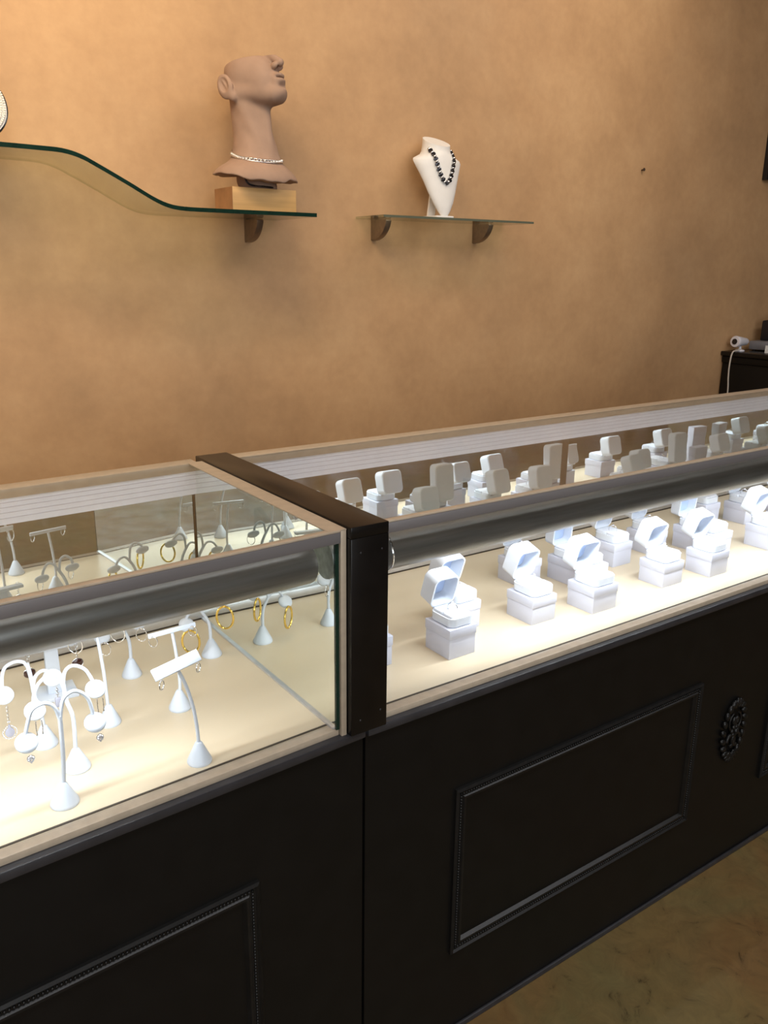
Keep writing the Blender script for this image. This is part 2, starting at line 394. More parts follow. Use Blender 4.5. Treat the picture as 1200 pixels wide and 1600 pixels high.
div = empty('divider_frame', 'black painted wooden upright frame between the two showcases', 'divider')
MB().box(0.590, 0.654, -0.010, 0.045, 0.7125, 1.020).build('front_post', 'black_gloss', div, bevel=0.0015)
MB().box(0.590, 0.654, -0.010, 0.535, 1.020, 1.037).build('top_bar', 'black_gloss', div, bevel=0.0015)
MB().box(0.590, 0.654, 0.500, 0.535, 0.7125, 1.020).build('back_post', 'black_gloss', div, bevel=0.0015)
MB().box(0.600, 0.640, 0.045, 0.500, 0.7125, 1.020).build('infill_panel', 'black_paint', div)
for x, z in ((0.606, 0.998), (0.642, 0.998), (0.606, 0.735), (0.642, 0.742)):
    MB().ball((x, -0.0100, z), (0.0016, 0.0008, 0.0016), 8, 4).build('screw', 'lit_black', div)

# ------------------------------------------------------------------ earring stands (left case)
ZD = 0.722
def cone_base(parent, c, r=0.018, h=0.031):
    MB().lathe([(r*0.97, 0), (r, 0.0012), (r*0.97, 0.004), (0.0052, h-0.002), (0.0035, h), (0.0001, h)], 24).build('cone_base', 'stand_white', parent, smooth=True, ang=50, loc=(0, 0, 0))
def rel(pts, b): return [(p[0]-b[0], p[1]-b[1], p[2]-b[2]) for p in pts]
CAMH = Vector((math.sin(math.radians(35)), math.cos(math.radians(35)), 0))
def pad(parent, c, r=0.0135):
    # round dished pad, tilted towards the shopper
    M = Matrix.Rotation(math.radians(42), 4, 'X')
    b = MB().lathe([(0.0001, -0.0055), (r*0.6, -0.0048), (r*0.9, -0.0026), (r, 0.0004), (r*0.93, 0.0032), (r*0.6, 0.0052), (0.0001, 0.0058)], 24)
    b.xf(Matrix.Translation(c) @ M).build('pad', 'stand_white', parent, smooth=True, ang=60)
def two_arm(label, base, stem, left, right, r=0.018):
    t = empty('earring_stand', label, 'stand', base, 0, 'white earring stands in the showcase')
    cone_base(t, base, r)
    st = catmull(rel(stem, base), 5)
    MB().tube(st, 0.0029, 10).build('stem', 'stand_white', t, smooth=True)
    for arm in (left, right):
        a = catmull(rel(arm, base), 5); MB().tube(a, 0.0024, 10).build('arm', 'stand_white', t, smooth=True)
        p = Vector(a[-1]); pad(t, (p.x, p.y-0.005, p.z-0.006))
    return t
def t_bar(label, base, stem, a, b, w, roll, r=0.018):
    t = empty('earring_stand', label, 'stand', base, 0, 'white earring stands in the showcase')
    cone_base(t, base, r)
    MB().tube(catmull(rel(stem, base), 5), 0.0025, 10).build('stem', 'stand_white', t, smooth=True)
    A, B = [Vector(p) for p in rel([a, b], base)]
    d = (B-A).normalized(); n0 = Vector((0, -1, 0)); n0 = (n0-d*n0.dot(d)).normalized(); up = d.cross(n0); up = up if up.z > 0 else -up
    n1 = n0*math.cos(roll)+up*math.sin(roll); u1 = up*math.cos(roll)-n0*math.sin(roll)
    V = []
    for k in (-0.0018, 0.0018):
        for P, q in ((A, -1), (B, -1), (B, 1), (A, 1)): V.append(P+u1*q*w/2+n1*k)
    MB().add(V, [(0,3,2,1),(4,5,6,7),(0,1,5,4),(1,2,6,5),(2,3,7,6),(3,0,4,7)]).build('cross_bar', 'stand_white', t, bevel=0.0006)
    return t
def ax(y, pts, dy=0.0): return [(x, y+dy*(z-0.75)/0.1, z) for x, z in pts]
s1 = two_arm('white two-armed earring stand by the front glass with diamond cluster studs on its pads', (0.195, 0.049, ZD),
    ax(0.049, [(0.196,0.750),(0.199,0.790),(0.200,0.830),(0.200,0.845)]),
    ax(0.049, [(0.200,0.838),(0.196,0.856),(0.189,0.865),(0.180,0.867),(0.169,0.862),(0.163,0.847),(0.158,0.830)]),
    ax(0.049, [(0.200,0.838),(0.206,0.865),(0.217,0.873),(0.226,0.870),(0.235,0.859),(0.239,0.842),(0.240,0.831)]))
s2 = two_arm('white two-armed earring stand behind the diamond stud one, thin drop earrings on its pads', (0.230, 0.119, ZD),
    ax(0.119, [(0.230,0.750),(0.231,0.798),(0.225,0.826),(0.223,0.852)]),
    ax(0.119, [(0.224,0.840),(0.218,0.862),(0.206,0.868),(0.193,0.860),(0.186,0.846),(0.184,0.832)]),
    ax(0.119, [(0.223,0.848),(0.226,0.866),(0.233,0.873),(0.242,0.872),(0.252,0.864),(0.258,0.852),(0.262,0.840)]))
s3 = two_arm('white two-armed earring stand holding a long drop with a grey teardrop stone', (0.209, 0.204, ZD),
    ax(0.204, [(0.209,0.750),(0.207,0.782),(0.202,0.800),(0.200,0.829),(0.197,0.852)]),
    ax(0.204, [(0.198,0.845),(0.193,0.855),(0.183,0.859),(0.170,0.855),(0.164,0.843),(0.162,0.822)]),
    ax(0.204, [(0.201,0.812),(0.204,0.826),(0.210,0.834),(0.218,0.836),(0.227,0.830)]), 0.0175)
s4 = t_bar('white T-bar earring stand with a straight stem next to the block-based bar stand', (0.303, 0.211, ZD),
    [(0.302,0.211,0.750),(0.301,0.212,0.800),(0.297,0.214,0.858),(0.294,0.216,0.880)], (0.258,0.214,0.878), (0.330,0.214,0.880), 0.011, 0.5, 0.0165)
s5 = two_arm('white gooseneck earring stand near the mirrored back with its stem curving back', (0.381, 0.343, ZD),
    ax(0.343, [(0.381,0.748),(0.381,0.780),(0.376,0.800),(0.366,0.820)]),
    ax(0.343, [(0.368,0.815),(0.358,0.832),(0.347,0.835),(0.338,0.822),(0.336,0.812)]),
    ax(0.343, [(0.368,0.815),(0.372,0.838),(0.382,0.844),(0.392,0.836),(0.395,0.822)]), 0.0165)
s6 = t_bar('white T-bar earring stand with small hoops behind the tilted-bar stand', (0.407, 0.196, ZD),
    ax(0.196, [(0.408,0.747),(0.409,0.770),(0.406,0.815),(0.402,0.850)]), (0.365,0.196,0.853), (0.439,0.196,0.855), 0.0070, 0.2, 0.0175)
s7 = t_bar('white earring stand with a leaning stem and a broad tilted bar near the mirror corner', (0.374, 0.042, ZD),
    ax(0.042, [(0.374,0.748),(0.373,0.775),(0.369,0.808),(0.361,0.842),(0.352,0.866)]), (0.317,0.040,0.869), (0.381,0.040,0.883), 0.0165, 0.75, 0.0172)
s8 = two_arm('white gooseneck earring stand with gold hoops beside the mirrored end', (0.523, 0.341, ZD),
    ax(0.341, [(0.522,0.748),(0.522,0.770),(0.519,0.788),(0.508,0.808)]),
    ax(0.341, [(0.510,0.805),(0.500,0.815),(0.488,0.812),(0.478,0.798)]),
    ax(0.341, [(0.510,0.805),(0.513,0.830),(0.522,0.840),(0.533,0.836),(0.541,0.826)]), 0.0180)
# bar stand on a square block
bs = empty('earring_bar_stand', 'white bar stand with a thick column and flat square foot holding dark red drops', 'stand', (0.258, 0.345, ZD), math.radians(-4))
MB().box(-0.032, 0.032, -0.024, 0.030, 0.0, 0.006).build('foot', 'stand_white', bs, bevel=0.001)
MB().loft([[(-0.011,-0.006,0.006),(0.011,-0.006,0.006),(0.011,0.010,0.006),(-0.011,0.010,0.006)], [(-0.010,-0.004,0.080),(0.010,-0.004,0.080),(0.010,0.006,0.080),(-0.010,0.006,0.080)]]).build('column', 'stand_white', bs, bevel=0.001)
MB().box(-0.040, 0.040, -0.006, 0.007, 0.080, 0.086).build('cross_bar', 'stand_white', bs, bevel=0.0008)

# ------------------------------------------------------------------ earrings, each a thing of its own
def earring(name, label, cat_loc, kind, group, rz=0.0, R=0.007):
    # hangs from a point: origin at the top hook
    t = empty(name, label, 'earring', cat_loc, rz, group)
    if kind == 'hoop':
        MB().torus((0, 0, -R*1.15), R, 0.0008, 26, 6, 'X', 1.25).build('hoop', 'silver', t, smooth=True)
        MB().ball((0, -0.0006, 0.0), 0.0013, 8, 6).build('post', 'silver', t, smooth=True)
    elif kind == 'gold':
        b = MB(); n = 60; pts = []; rr = []
        for i in range(n):
            a = 2*PI*i/n; pts.append((R*math.cos(a)*0.8, 0, -R*1.1+R*1.1*math.sin(a))); rr.append(0.0020+0.0004*math.sin(i*PI*0.9))
        b.tube(pts, rr, 7, closed=True); b.build('hoop', 'gold', t, smooth=True)
        MB().ball((0, -0.001, 0.001), 0.0016, 8, 6).build('post', 'gold', t, smooth=True)
    elif kind == 'cluster':
        b = MB()
        for i, (x, z) in enumerate([(0,0),(0.0025,0.0012),(-0.0025,0.0012),(0.0018,-0.0026),(-0.0018,-0.0026),(0,0.003),(0.003,-0.001),(-0.003,-0.001),(0,-0.0046)]):
            b.ball((x, -0.001-0.0006*(i % 2), z-0.003), 0.0016, 6, 4)
        b.build('stones', 'diamond', t)
        MB().torus((0, 0, -0.003), 0.0042, 0.0005, 18, 5, 'Y').build('setting', 'silver', t, smooth=True)
    elif kind == 'drop':
        MB().torus((0, 0, -0.003), 0.0030, 0.0005, 16, 5, 'Y').build('hook', 'silver', t, smooth=True)
        c = MB()
        for i in range(6): c.torus((0, 0, -0.007-0.003*i), 0.0018, 0.0004, 10, 4, 'Y' if i % 2 else 'X')
        c.build('chain', 'silver', t, smooth=True)
        MB().ball((0, 0, -0.033), (0.0085, 0.003, 0.0075), 18, 10).build('stone', 'garnet', t, smooth=True)
        MB().torus((0, 0, -0.033), 0.0088, 0.0007, 24, 5, 'Y', 0.87).build('bezel', 'silver', t, smooth=True)
    elif kind == 'teardrop':
        c = MB()
        for i in range(9): c.torus((0, 0, -0.002-0.003*i), 0.0018, 0.0004, 10, 4, 'Y' if i % 2 else 'X')
        c.build('chain', 'silver', t, smooth=True)
        prof = []
        for i in range(24):
            a = 2*PI*i/24; q = 0.0062*(1-0.55*max(0, math.sin(a))**2); prof.append((q*math.cos(a), 0.0075*math.sin(a)+(0.004 if math.sin(a) > 0.9 else 0)))
        MB().prism([(x, z-0.041) for x, z in prof], -0.0018, 0.0018).build('stone', 'grey_stone', t, bevel=0.0006)
        b = MB()
        for x, z in prof: b.ball((x*1.45, 0, z*1.35-0.041), 0.0011, 6, 4)
        b.build('halo', 'diamond', t)
    elif kind == 'bar':
        c = MB()
        for i in range(5): c.torus((0, 0, -0.002-0.003*i), 0.0018, 0.0004, 10, 4, 'Y' if i % 2 else 'X')
        c.build('chain', 'silver', t, smooth=True)
        MB().box(-0.004, 0.004, -0.002, 0.002, -0.031, -0.017).build('stone', 'grey_stone', t, bevel=0.001)
        MB().torus((0, 0, -0.024), 0.0054, 0.0008, 4, 5, 'Y', 1.6).build('setting', 'diamond', t)
    elif kind == 'thread':
        for x in (-0.0035, 0.0035):
            c = MB(); c.tube([(x, 0, 0), (x*1.2, 0, -0.010), (x*0.9, 0, -0.020)], 0.0007, 6)
            for i in range(5): c.ball((x*1.1, 0, -0.003-0.004*i), 0.0011, 6, 4)
            c.build('strand', 'silver', t, smooth=True)
    return t
g = 'earrings shown in the left showcase'
for loc in ((0.1585, 0.0300, 0.8130), (0.2410, 0.0300, 0.8140)):
    earring('stud_earring', 'diamond cluster stud earring on a round pad of the stand by the front glass', loc, 'cluster', 'diamond cluster studs')
for loc in ((0.1845, 0.0995, 0.8185), (0.2630, 0.0995, 0.8265)):
    earring('strand_earring', 'thin silver twin-strand earring hanging from a round white pad', loc, 'thread', 'twin-strand earrings')
earring('drop_earring', 'long silver drop earring with a grey teardrop stone and stone halo', (0.162, 0.1845, 0.8085), 'teardrop', g)
earring('drop_earring', 'silver drop earring with a rectangular grey stone on a short chain', (0.228, 0.1845, 0.8165), 'bar', g)
for loc in ((0.2220, 0.3350, 0.8075), (0.2930, 0.3300, 0.8075)):
    earring('drop_earring', 'silver chain earring with a dark red oval drop under the white bar stand', loc, 'drop', 'dark red drop earrings')
for loc in ((0.264, 0.2085, 0.873), (0.325, 0.2085, 0.875)):
    earring('hoop_earring', 'slim silver hoop earring on the bar of the straight T stand', loc, 'hoop', 'hoops on the straight T stand', 0.9, 0.0105)
for loc in ((0.371, 0.1925, 0.8515), (0.433, 0.1925, 0.8535)):
    earring('hoop_earring', 'small silver hoop earring on the bar behind the tilted-bar stand', loc, 'hoop', 'hoops on the slim T bar', 0.9, 0.0065)
for loc in ((0.3245, 0.0310, 0.8640), (0.3755, 0.0310, 0.8750)):
    earring('hoop_earring', 'tiny silver hoop earring on the broad tilted white bar', loc, 'hoop', 'hoops on the tilted bar', -0.9, 0.0052)
for loc, rz in (((0.479, 0.323, 0.786), -0.62), ((0.542, 0.320, 0.8165), -0.72)):
    earring('hoop_earring', 'large twisted gold hoop earring hanging beside the mirrored end', loc, 'gold', 'gold hoops', rz, 0.0185)
for loc in ((0.336, 0.3240, 0.7995), (0.396, 0.3240, 0.8095)):
    earring('hoop_earring', 'silver hoop earring on the gooseneck stand near the mirrored back', loc, 'hoop', 'hoops on the gooseneck stand', 0.9, 0.009)

# ------------------------------------------------------------------ ring boxes (right case)
def gift_box(label, x0, x1, y0, y1, h, group):
    t = empty('gift_box', label, 'box', ((x0+x1)/2, (y0+y1)/2, ZD), 0, group)
    w, d = (x1-x0)/2, (y1-y0)/2
    MB().box(-w+0.0012, w-0.0012, -d+0.0012, d-0.0012, 0, h-0.003).build('box_body', 'white_paper', t, bevel=0.0008)
    MB().box(-w, w, -d, d, h-0.018, h).build('box_lid', 'white_paper', t, bevel=0.001)
    return t
def shell(hx, hy, r, h, wall, inset):
    """rounded tray, open at the top (z = h), floor at z = 0"""
    b = MB(); o = rrect(hx, hy, r); i = rrect(hx-wall, hy-wall, max(r-wall, 0.002)); o2 = rrect(hx-0.0025, hy-0.0025, max(r-0.0025, 0.002))
    rings = [[(x, y, 0) for x, y in o2], [(x, y, 0.0025) for x, y in o], [(x, y, h) for x, y in o], [(x, y, h) for x, y in i], [(x, y, inset) for x, y in i]]
    return b.loft(rings)
def ring_box(label, c, hx, hy, hb, hl, ang, r, group, rz=0.0, pad_h=0.004):
    t = empty('ring_box', label, 'ring box', c, rz, group)
    shell(hx, hy, r, hb, 0.003, hb-0.004).build('tray', 'white_leather', t, smooth=True, ang=35)
    # satin pad in two halves with the ring slot between them
    for s in (-1, 1):
        P = rrect(hx-0.0045, (hy-0.005)/2, 0.004, 4, 0, s*(hy-0.004)/2)
        q = [(x, y*0.985) for x, y in P]
        MB().loft([[(x, y, hb-0.0039) for x, y in P], [(x, y, hb+pad_h-0.001) for x, y in P], [(x*0.97, y, hb+pad_h) for x, y in q]]).build('satin_pad', 'white_satin', t, smooth=True, ang=35)
    # lid: built closed (opening down), hinged at the back edge
    L = shell(hx, hy, r, hl, 0.003, 0.003)
    M = Matrix.Translation((0, hy, hb+0.0015)) @ Matrix.Rotation(-ang, 4, 'X') @ Matrix.Translation((0, -hy, hl)) @ Matrix.Rotation(PI, 4, 'Y')
    lo = L.xf(M).build('lid', 'white_leather', t, smooth=True, ang=35)
    P = rrect(hx-0.0036, hy-0.0036, max(r-0.0036, 0.002))
    MB().loft([[(x, y, 0.0031) for x, y in P], [(x, y, 0.0045) for x, y in P]]).xf(M).build('lining', 'lining', lo)
    for s in (-1, 1):
        MB().tube([(s*hx*0.55-0.004, hy+0.0012, hb+0.0005), (s*hx*0.55+0.004, hy+0.0012, hb+0.0005)], 0.0014, 8).build('hinge', 'silver', t, smooth=True)
    return t
def ring(label, c, rz, group, big=False):
    t = empty('ring', label, 'ring', c, rz, group)
    MB().torus((0, 0, 0.003), 0.0092, 0.0008 if not big else 0.0013, 28, 6, 'X').build('band', 'silver', t, smooth=True)
    k = 0.0024 if not big else 0.0034
    MB().lathe([(0.0002, -k), (k, 0.0), (k*0.6, k*0.5), (0.0002, k*0.5)], 8, (0, 0, 0.0135)).build('stone', 'diamond', t)
    s = MB()
    for a in range(4):
        q = a*PI/2+PI/4; s.tube([(0, 0, 0.0105), (k*math.cos(q), k*math.sin(q), 0.0142)], 0.0004, 5)
    s.build('prongs', 'silver', t)
    return t
ORD = ['first', 'second', 'third', 'fourth', 'fifth', 'sixth', 'seventh', 'eighth', 'ninth', 'tenth', 'eleventh']
# x0, x1, y0, y1, height, kind, lid angle, lid turn
FRONT = [(0.702,0.768,0.134,0.204,0.054,'small',112,0), (0.857,0.919,0.090,0.160,0.056,'small',106,0), (1.084,1.149,0.117,0.190,0.053,'small',104,0),
         (1.224,1.296,0.089,0.160,0.053,'small',108,0), (1.462,1.530,0.103,0.170,0.052,'small',106,0), (1.606,1.672,0.086,0.154,0.054,'small',104,0),
         (1.895,1.965,0.118,0.190,0.055,'small',105,0), (2.120,2.190,0.100,0.170,0.055,'small',108,0), (2.380,2.450,0.110,0.180,0.055,'small',105,0)]
REAR = [(0.935,1.001,0.172,0.240,0.055,'small',104,0), (1.206,1.272,0.280,0.350,0.054,'small',110,0), (1.304,1.372,0.180,0.295,0.054,'tall',97,0),
        (1.474,1.538,0.250,0.325,0.054,'small',106,0), (1.618,1.684,0.262,0.335,0.052,'small',112,0), (1.730,1.806,0.166,0.282,0.056,'tall',97,0),
        (1.945,2.012,0.338,0.408,0.056,'small',100,0), (2.045,2.112,0.282,0.350,0.054,'small',108,0), (2.230,2.300,0.240,0.350,0.054,'tall',96,0), (2.470,2.540,0.270,0.340,0.055,'small',104,0)]
for row, boxes in (('front row', FRONT), ('rear row', REAR)):
    for i, (x0, x1, y0, y1, h, kind, an, rz) in enumerate(boxes):
        pos = f'{ORD[i]} from the black divider in the {row}'
        G = f'ring boxes in the {row}'
        gift_box(f'white cardboard gift box riser, {pos}', x0, x1, y0, y1, h, f'gift boxes in the {row}')
        w, d = (x1-x0)/2, (y1-y0)/2; cx, cy = (x0+x1)/2, (y0+y1)/2
        if kind == 'small':
            hx, hy = w*0.88, d*0.88
            ring_box(f'open white rounded ring box, {pos}', (cx+0.0015, cy-0.001, ZD+h), hx, hy, 0.017, 0.035, math.radians(an-33), 0.013, G)
            ring(f'silver ring with clear stone, {pos}', (cx+0.0015, cy-0.001, ZD+h+0.017+0.004+0.0005), 0.5 if i % 2 else -0.1, f'rings in the {row}', i % 3 == 1)
        else:
            ring_box(f'open tall-lidded white pendant box, {pos}', (cx, cy, ZD+h), w*0.88, d*0.86, 0.017, 0.026, math.radians(an-12), 0.011, G)
            ring(f'silver ring with clear stone, {pos}', (cx, cy, ZD+h+0.0215), 0.2, f'rings in the {row}')
# upright white boxes further along the case, seen in its mirrored doors
for i, (x, y, hh, lab) in enumerate([(2.36, 0.36, 0.115, 'upright white pendant box with a plain front near the mirrored end of the ring showcase'), (2.58, 0.20, 0.135, 'tall upright white box in the corner of the ring showcase by its end mirror')]):
    t = empty('upright_box', lab, 'box', (x, y, ZD), 0.15*i)
    MB().box(-0.030, 0.030, -0.013, 0.013, 0, hh).build('box_body', 'white_paper', t, bevel=0.0015)
    MB().box(-0.031, 0.031, -0.014, 0.014, hh-0.03, hh+0.001).build('box_lid', 'white_paper', t, bevel=0.0015)

# ------------------------------------------------------------------ wall shelves
def sheet(name, prof, th, y0, y1, parent, m='shelf_glass', edge='glass_edge'):
    """bent glass sheet: prof = lower line (x, z); front edge shown as a darker strip"""
    rings = []
    for x, z in prof: rings.append([(x, y0+0.0012, z), (x, y1, z), (x, y1, z+th), (x, y0+0.0012, z+th)])
    MB().loft(rings).build(name, m, parent, smooth=True, ang=30)
    MB().loft([[(x, y0, z), (x, y0+0.0012, z), (x, y0+0.0012, z+th), (x, y0, z+th)] for x, z in prof]).build('polished_edge', edge, parent, smooth=True, ang=30)
def bracket(parent, x, z, m='bracket_metal'):
    prof = [(YW, z+0.010), (YW-0.012, z+0.014), (YW-0.030, z+0.0125), (YW-0.032, z+0.009), (YW-0.014, z+0.0088), (YW-0.014, z-0.0005), (YW-0.084, z-0.0005), (YW-0.089, z-0.005)]
    for i in range(1, 9):
        a = i/9*PI/2; prof.append((YW-0.008-0.080*math.cos(a), z-0.005-0.060*math.sin(a)**1.2))
    prof += [(YW-0.004, z-0.066), (YW, z-0.064)]
    MB().prism(prof, x-0.011, x+0.011, 'YZ').build('bracket', m, parent, bevel=0.002)
    MB().ball((x, YW-0.008, z-0.064), (0.003, 0.004, 0.003), 8, 5).build('bracket_screw', 'chrome', parent, smooth=True)
ws = empty('wave_glass_shelf', 'wavy green-edged glass wall shelf stepping down under the head bust', 'shelf', (0, YW, 1.52))
wp = catmull([(-0.55,0,1.517),(-0.40,0,1.520),(-0.30,0,1.530),(-0.2,0,1.555),(-0.05,0,1.61),(0.08,0,1.638),(0.25,0,1.637),(0.453,0,1.637),(0.536,0,1.6365),(0.590,0,1.635),(0.630,0,1.626),(0.666,0,1.610),(0.742,0,1.572),(0.805,0,1.539),(0.846,0,1.524),(0.889,0,1.519),(0.96,0,1.5185),(1.10,0,1.519),(1.283,0,1.520)], 4)
ws.location = (0, 0, 0)
sheet('glass_sheet', [(p.x, p.z) for p in wp], 0.0105, 1.25, 1.496, ws)
bracket(ws, 1.185, 1.519)
bracket(ws, 0.15, 1.637)
fs = empty('flat_glass_shelf', 'short straight glass wall shelf under the white necklace bust', 'shelf', (0, 0, 0))
sheet('glass_sheet', [(1.575, 1.5365), (2.225, 1.5395)], 0.007, 1.335, 1.496, fs, edge='shelf_edge_grey' if mat('shelf_edge_grey', (0.11, 0.12, 0.085), 0.25) else None)
bracket(fs, 1.648, 1.5366); bracket(fs, 2.092, 1.5388)

# wood block
wb = empty('wood_block', 'solid pine block with darker end grain on the wavy shelf', 'block', (1.135, 1.335, 1.5302))
MB().box(-0.098, 0.098, -0.055, 0.060, 0.0, 0.060).build('block_body', 'pine', wb, bevel=0.0012)
MB().box(-0.0988, -0.0978, -0.0545, 0.0595, 0.0005, 0.0595).build('end_grain', 'pine_end', wb)

# ------------------------------------------------------------------ head bust from a signed distance field
def surface_nets(F, o, h):
    S = F < 0; nx, ny, nz = F.shape
    acc = np.zeros((nx-1, ny-1, nz-1, 3)); cnt = np.zeros((nx-1, ny-1, nz-1))
    for ax in range(3):
        for d1 in (0, 1):
            for d2 in (0, 1):
                off = [0, 0, 0]; oth = [i for i in range(3) if i != ax]; off[oth[0]] = d1; off[oth[1]] = d2
                sl = tuple(slice(off[i], off[i]+F.shape[i]-1) for i in range(3))
                off2 = list(off); off2[ax] += 1; sl2 = tuple(slice(off2[i], off2[i]+F.shape[i]-1) for i in range(3))
                A = F[sl]; B = F[sl2]; m = S[sl] != S[sl2]
                t = np.where(m, A/np.where(m, A-B, 1), 0)
                for k in range(3): acc[..., k] += np.where(m, off[k]+(t if k == ax else 0), 0)
                cnt += m
    act = cnt > 0; idx = -np.ones(act.shape, int); idx[act] = np.arange(act.sum())
    I = np.argwhere(act); V = np.array(o)+h*(I+acc[act]/cnt[act][:, None])
    Q = []
    for ax in range(3):
        u, v = [i for i in range(3) if i != ax]
        a = [slice(1, -1)]*3; a[ax] = slice(0, -1); b = list(a); b[ax] = slice(1, None)
        m = S[tuple(a)] != S[tuple(b)]; P = np.argwhere(m)+np.array([1 if i != ax else 0 for i in range(3)])
        if not len(P): continue
        e = np.eye(3, dtype=int)
        c = [P-e[u]-e[v], P-e[v], P, P-e[u]]
        q = np.stack([idx[tuple(k.T)] for k in c], 1); Q.append(q[(q >= 0).all(1)])
    return V, np.concatenate(Q)
def smin(a, b, k): h = np.clip(0.5+0.5*(b-a)/k, 0, 1); return b+(a-b)*h-k*h*(1-h)
def smax(a, b, k): return -smin(-a, -b, k)
def ell(P, c, r):
    q = [(P[i]-c[i])/r[i] for i in range(3)]; k0 = np.sqrt(q[0]**2+q[1]**2+q[2]**2)
    k1 = np.sqrt(sum((q[i]/r[i])**2 for i in range(3)))+1e-9
    return k0*(k0-1)/k1
def cap(P, a, b, ra, rb):
    ba = [b[i]-a[i] for i in range(3)]; L = sum(x*x for x in ba)
    t = np.clip(sum((P[i]-a[i])*ba[i] for i in range(3))/L, 0, 1)
    return np.sqrt(sum((P[i]-a[i]-ba[i]*t)**2 for i in range(3)))-(ra+(rb-ra)*t)
TILT = math.radians(22)
def head_sdf(x, y, z):
    P = (x, y, z)
    d = cap(P, (0, 0.022, 0.27), (0, 0.004, 0.10), 0.052, 0.053)
    d = smin(d, cap(P, (0, 0.0, 0.075), (0, 0.0, 0.05), 0.060, 0.072), 0.03)
    # windpipe and neck tendons
    d = smin(d, cap(P, (0, -0.034, 0.205), (0, -0.047, 0.09), 0.014, 0.011), 0.022)
    for s in (-1, 1): d = smin(d, cap(P, (s*0.045, 0.015, 0.225), (s*0.018, -0.052, 0.080), 0.012, 0.010), 0.018)
    col = ell(P, (0, 0.004, 0.016), (0.140, 0.112, 0.066))
    d = smin(d, col, 0.030)
    # broken lower rim
    an = np.arctan2(x, -y)
    rim = 0.030-0.014*np.cos(an+0.3)+0.004*np.sin(3*an+0.5)+0.002*np.sin(7*an)+0.0015*np.sin(13*an)
    d = smax(d, rim-z, 0.003)
    d = smax(d, -ell(P, (0, 0.0, -0.004), (0.105, 0.08, 0.044)), 0.004)
    d = np.minimum(d, cap(P, (0, -0.01, 0.004), (0, 0, 0.03), 0.050, 0.055))
    d = smax(d, -z, 0.001)
    # head, tilted back
    c, s_ = math.cos(TILT), math.sin(TILT); zz = z-0.262
    hy = y*c - zz*s_; hz = y*s_ + zz*c; H = (x, hy, hz)
    h = ell(H, (0, 0.004, 0.030), (0.066, 0.066, 0.075))
    h = smin(h, ell(H, (0, -0.034, 0.0), (0.054, 0.050, 0.066)), 0.02)
    h = smin(h, ell(H, (0, -0.066, -0.047), (0.026, 0.026, 0.021)), 0.018)
    for q in (-1, 1): h = smin(h, cap(H, (q*0.050, 0.020, -0.012), (q*0.016, -0.060, -0.050), 0.016, 0.016), 0.018)
    h = smin(h, ell(H, (0, -0.081, -0.020), (0.024, 0.014, 0.020)), 0.012)
    h = smin(h, ell(H, (0, -0.089, -0.0105), (0.021, 0.009, 0.0062)), 0.004)
    h = smin(h, ell(H, (0, -0.087, -0.0245), (0.018, 0.010, 0.0072)), 0.004)
    h = smax(h, -ell(H, (0, -0.094, -0.0172), (0.0255, 0.010, 0.0016)), 0.003)
    h = smax(h, -ell(H, (0, -0.098, -0.038), (0.020, 0.014, 0.0055)), 0.008)
    h = smin(h, cap(H, (0, -0.078, 0.052), (0, -0.104, 0.018), 0.009, 0.0105), 0.012)
    for q in (-1, 1):
        h = smin(h, ell(H, (q*0.0125, -0.091, 0.0135), (0.008, 0.011, 0.0085)), 0.004)
        h = smax(h, -ell(H, (q*0.0072, -0.099, 0.0045), (0.0042, 0.0065, 0.007)), 0.002)
        e = ell(H, (q*0.072, 0.040, 0.010), (0.0105, 0.024, 0.033))
        e = smin(e, ell(H, (q*0.068, 0.030, -0.020), (0.009, 0.011, 0.013)), 0.006)
        e = smax(e, -ell(H, (q*0.086, 0.038, 0.014), (0.0130, 0.0165, 0.0235)), 0.002)
        e = smin(e, cap(H, (q*0.074, 0.040, 0.026), (q*0.073, 0.033, -0.004), 0.0030, 0.0034), 0.003)
        e = smin(e, ell(H, (q*0.072, 0.022, 0.006), (0.006, 0.005, 0.008)), 0.004)
        h = smin(h, e, 0.004)
    # cut off above the nose
    h = smax(h, hz-0.050-0.16*(hy+0.09), 0.004)
    return smin(d, h, 0.014)
def head_bust():
    hs = 0.0024; lo = (-0.142, -0.125, -0.006); n = (119, 108, 144)
    ax = [np.arange(n[i])*hs+lo[i] for i in range(3)]
    X, Y, Z = np.meshgrid(*ax, indexing='ij', sparse=False)
    V, Q = surface_nets(head_sdf(X, Y, Z), lo, hs)
    b = MB(); b.v = [tuple(v) for v in V]; b.f = [tuple(int(i) for i in q) for q in Q]
    return b
HEAD_LOC = (1.142, 1.345, 1.5904); HEAD_ROT = math.radians(27)
hb = tag(head_bust().build('head_bust', 'terracotta_stone', None, smooth=True, ang=180, loc=HEAD_LOC, rotz=HEAD_ROT),
         'brown stone head bust cut off above the nose, chin raised, on the pine block', 'bust')
def link_chain(b, pts, R, r, flat=0.62):
    n = len(pts)
    for i in range(n-1):
        p, q = Vector(pts[i]), Vector(pts[i+1]); t = (q-p).normalized(); m = (p+q)/2
        out = Vector((m.x, m.y, 0)).normalized() if Vector((m.x, m.y, 0)).length > 1e-5 else Vector((1, 0, 0))
        out = (out-t*out.dot(t)).normalized(); sd = t.cross(out); roll = math.radians(38)
        u = sd*math.cos(roll)+out*math.sin(roll)
        b.tube([m+t*R*math.cos(2*PI*k/12)+u*R*flat*math.sin(2*PI*k/12) for k in range(12)], r, 5, closed=True)
